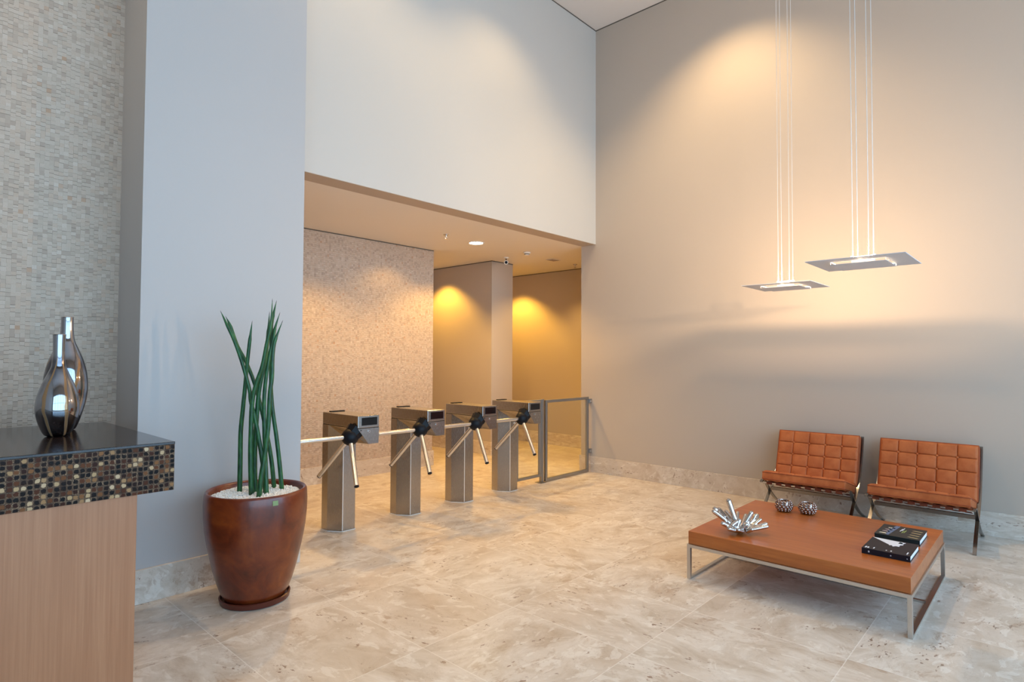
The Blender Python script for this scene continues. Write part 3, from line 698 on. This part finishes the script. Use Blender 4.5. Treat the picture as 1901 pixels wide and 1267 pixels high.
# ------------------------------------------------------------------ lounge chairs (local -x = front)
def cushion(name, mat, parent, Wd, Hd, th, nc, nr, org, ux, vx, buttons=True, curve=0.0):
    """Wd along ux, Hd along vx, tufted on +normal side"""
    ux, vx = Vector(ux).normalized(), Vector(vx).normalized(); nx = ux.cross(vx).normalized(); org = Vector(org)
    bm = bmesh.new(); NU, NV = nc*34, nr*30; rad = .020
    def depth(u, v):
        su = min(abs(u*nc-round(u*nc)), .5)/nc*Wd if 0 < round(u*nc) < nc else 9
        sv = min(abs(v*nr-round(v*nr)), .5)/nr*Hd if 0 < round(v*nr) < nr else 9
        d = 0.0
        d += .0060*math.exp(-(su/.0035)**2) if su < 9 else 0
        d += .0060*math.exp(-(sv/.0035)**2) if sv < 9 else 0
        if su < 9 and sv < 9: d += .009*math.exp(-(su*su+sv*sv)/(.014**2))
        cu, cv = abs(math.sin(PI*u*nc)), abs(math.sin(PI*v*nr)); puff = .011*(cu*cv)**.35
        return puff-d
    def P(u, v, top):
        eu = min(u, 1-u)*Wd; ev = min(v, 1-v)*Hd; e = 0
        for k in (eu, ev):
            if k < rad: e = max(e, rad-math.sqrt(max(0, rad*rad-(rad-k)**2)))
        h = th/2-e*.8 if top else -th/2+e*.8
        if top: h += depth(u, v)*min(1, eu/.02)*min(1, ev/.02)
        bow = curve*math.sin(PI*v)
        return org+ux*(u-.5)*Wd+vx*v*Hd+nx*(h+bow)
    top = [[bm.verts.new(P(i/NU, j/NV, True)) for j in range(NV+1)] for i in range(NU+1)]
    bot = [[bm.verts.new(P(i/NU, j/NV, False)) for j in range(NV+1)] for i in range(NU+1)]
    for i in range(NU):
        for j in range(NV):
            bm.faces.new((top[i][j], top[i+1][j], top[i+1][j+1], top[i][j+1])); bm.faces.new((bot[i][j], bot[i][j+1], bot[i+1][j+1], bot[i+1][j]))
    def side(seq_t, seq_b):
        for k in range(len(seq_t)-1): bm.faces.new((seq_t[k], seq_b[k], seq_b[k+1], seq_t[k+1]))
    side([top[i][0] for i in range(NU+1)], [bot[i][0] for i in range(NU+1)]); side([top[i][NV] for i in range(NU, -1, -1)], [bot[i][NV] for i in range(NU, -1, -1)])
    side([top[0][j] for j in range(NV, -1, -1)], [bot[0][j] for j in range(NV, -1, -1)]); side([top[NU][j] for j in range(NV+1)], [bot[NU][j] for j in range(NV+1)])
    bmesh.ops.recalc_face_normals(bm, faces=bm.faces)
    o = new(name, bm, mat, parent, smooth=True, angle=1.1)
    # welt
    bm = bmesh.new()
    for sgn in (1, -1):
        loop = []
        nn = 24
        def Q(u, v): return org+ux*(u-.5)*Wd+vx*v*Hd+nx*(sgn*(th/2-.012)+curve*math.sin(PI*v))
        for i in range(nn): loop.append(Q(i/nn, 0))
        for i in range(nn): loop.append(Q(1, i/nn))
        for i in range(nn): loop.append(Q(1-i/nn, 1))
        for i in range(nn+1): loop.append(Q(0, 1-i/nn))
        tube(bm, loop, .0042, 8)
    new('welt', bm, 'leather_dk', o, smooth=True)
    if buttons:
        for i in range(1, nc):
            for j in range(1, nr):
                c = org+ux*(i/nc-.5)*Wd+vx*(j/nr)*Hd+nx*(th/2-.005+curve*math.sin(PI*j/nr))
                bm = bmesh.new(); bmesh.ops.create_uvsphere(bm, u_segments=14, v_segments=8, radius=1, matrix=Matrix.Translation(c) @ nx.to_track_quat('Z', 'Y').to_matrix().to_4x4() @ Matrix.Diagonal((.0115, .0115, .006, 1)))
                new('button', bm, mat, o, smooth=True)
    return o
def flatbar(bm, pts, w, t):
    """flat bar in xz plane, width w along y, thickness t"""
    pts = [Vector(p) for p in pts]; n = len(pts); rings = []
    for i, p in enumerate(pts):
        tg = (pts[min(i+1, n-1)]-pts[max(i-1, 0)]).normalized(); nm = Vector((0, 1, 0)).cross(tg).normalized()
        rings.append([bm.verts.new(p+nm*a*t/2+Vector((0, b*w/2, 0))) for a, b in ((-1, -1), (1, -1), (1, 1), (-1, 1))])
    for a, b in zip(rings, rings[1:]):
        for k in range(4): bm.faces.new((a[k], a[(k+1) % 4], b[(k+1) % 4], b[k]))
    bm.faces.new(rings[0][::-1]); bm.faces.new(rings[-1]); bmesh.ops.recalc_face_normals(bm, faces=bm.faces)
def lounge_chair():
    e_ = empty('lounge_chair', (6.15, .86, 0)); hw = .366
    A = [(-.345, .0, .0), (-.29, 0, .055), (-.20, 0, .125), (-.08, 0, .21), (.065, 0, .305), (.18, 0, .425), (.265, 0, .57), (.318, 0, .70), (.335, 0, .76)]
    B = [(-.335, 0, .335), (-.28, 0, .345), (-.215, 0, .318), (-.145, 0, .262), (-.08, 0, .21), (.02, 0, .145), (.16, 0, .072), (.345, 0, .0)]
    for sy in (-1, 1):
        bm = bmesh.new(); flatbar(bm, crv([(x, sy*hw, z) for x, y, z in A], 8), .026, .012); l1 = new('back_leg_bar', bm, 'chair_steel', e_, smooth=True, angle=.5)
        bm = bmesh.new(); flatbar(bm, crv([(x, sy*hw, z) for x, y, z in B], 8), .026, .012); l2 = new('seat_leg_bar', bm, 'chair_steel', e_, smooth=True, angle=.5)
    for x, z, m_, t_ in ((-.308, .328, 'tube', .010), (.312, .70, 'chair_steel', .010), (-.09, .238, 'chair_steel', .030)):
        bx('crossbar', (x-.014, x+.014, -hw+.015, hw-.015, z-t_/2, z+t_/2), m_, e_)
    # belting
    for k in range(8):
        y = -.295+k*.59/7
        bm = bmesh.new(); flatbar(bm, [(-.318, y, .316), (-.326, y, .328), (-.318, y, .340), (-.29, y, .336), (-.18, y, .303), (-.02, y, .262), (.13, y, .222)], .050, .004); new('seat_strap', bm, 'strap', e_)
        bm = bmesh.new(); flatbar(bm, crv([(.165, y, .33), (.24, y, .50), (.315, y, .72)], 5), .050, .004); new('back_strap', bm, 'strap', e_)
    # cushions
    d = Vector((.50, 0, -.125)).normalized()
    cushion('seat_cushion', 'leather', e_, .70, .50, .085, 5, 4, (-.350, 0, .402), (0, -1, 0), (d.x, 0, d.z), curve=0)
    b_ = Vector((.17, 0, .46)).normalized()
    cushion('back_cushion', 'leather', e_, .718, .472, .085, 5, 4, (.105, 0, .322), (0, -1, 0), (b_.x, 0, b_.z))
    return e_
c2 = lounge_chair(); tag(c2, 'tan tufted leather lounge chair on the right, behind the books', 'chair', 'tan lounge chairs against the right wall')
c1 = dup(c2, (6.15, 1.745, 0), math.radians(2)); tag(c1, 'tan tufted leather lounge chair on the left, behind the smoky cups', 'chair', 'tan lounge chairs against the right wall')
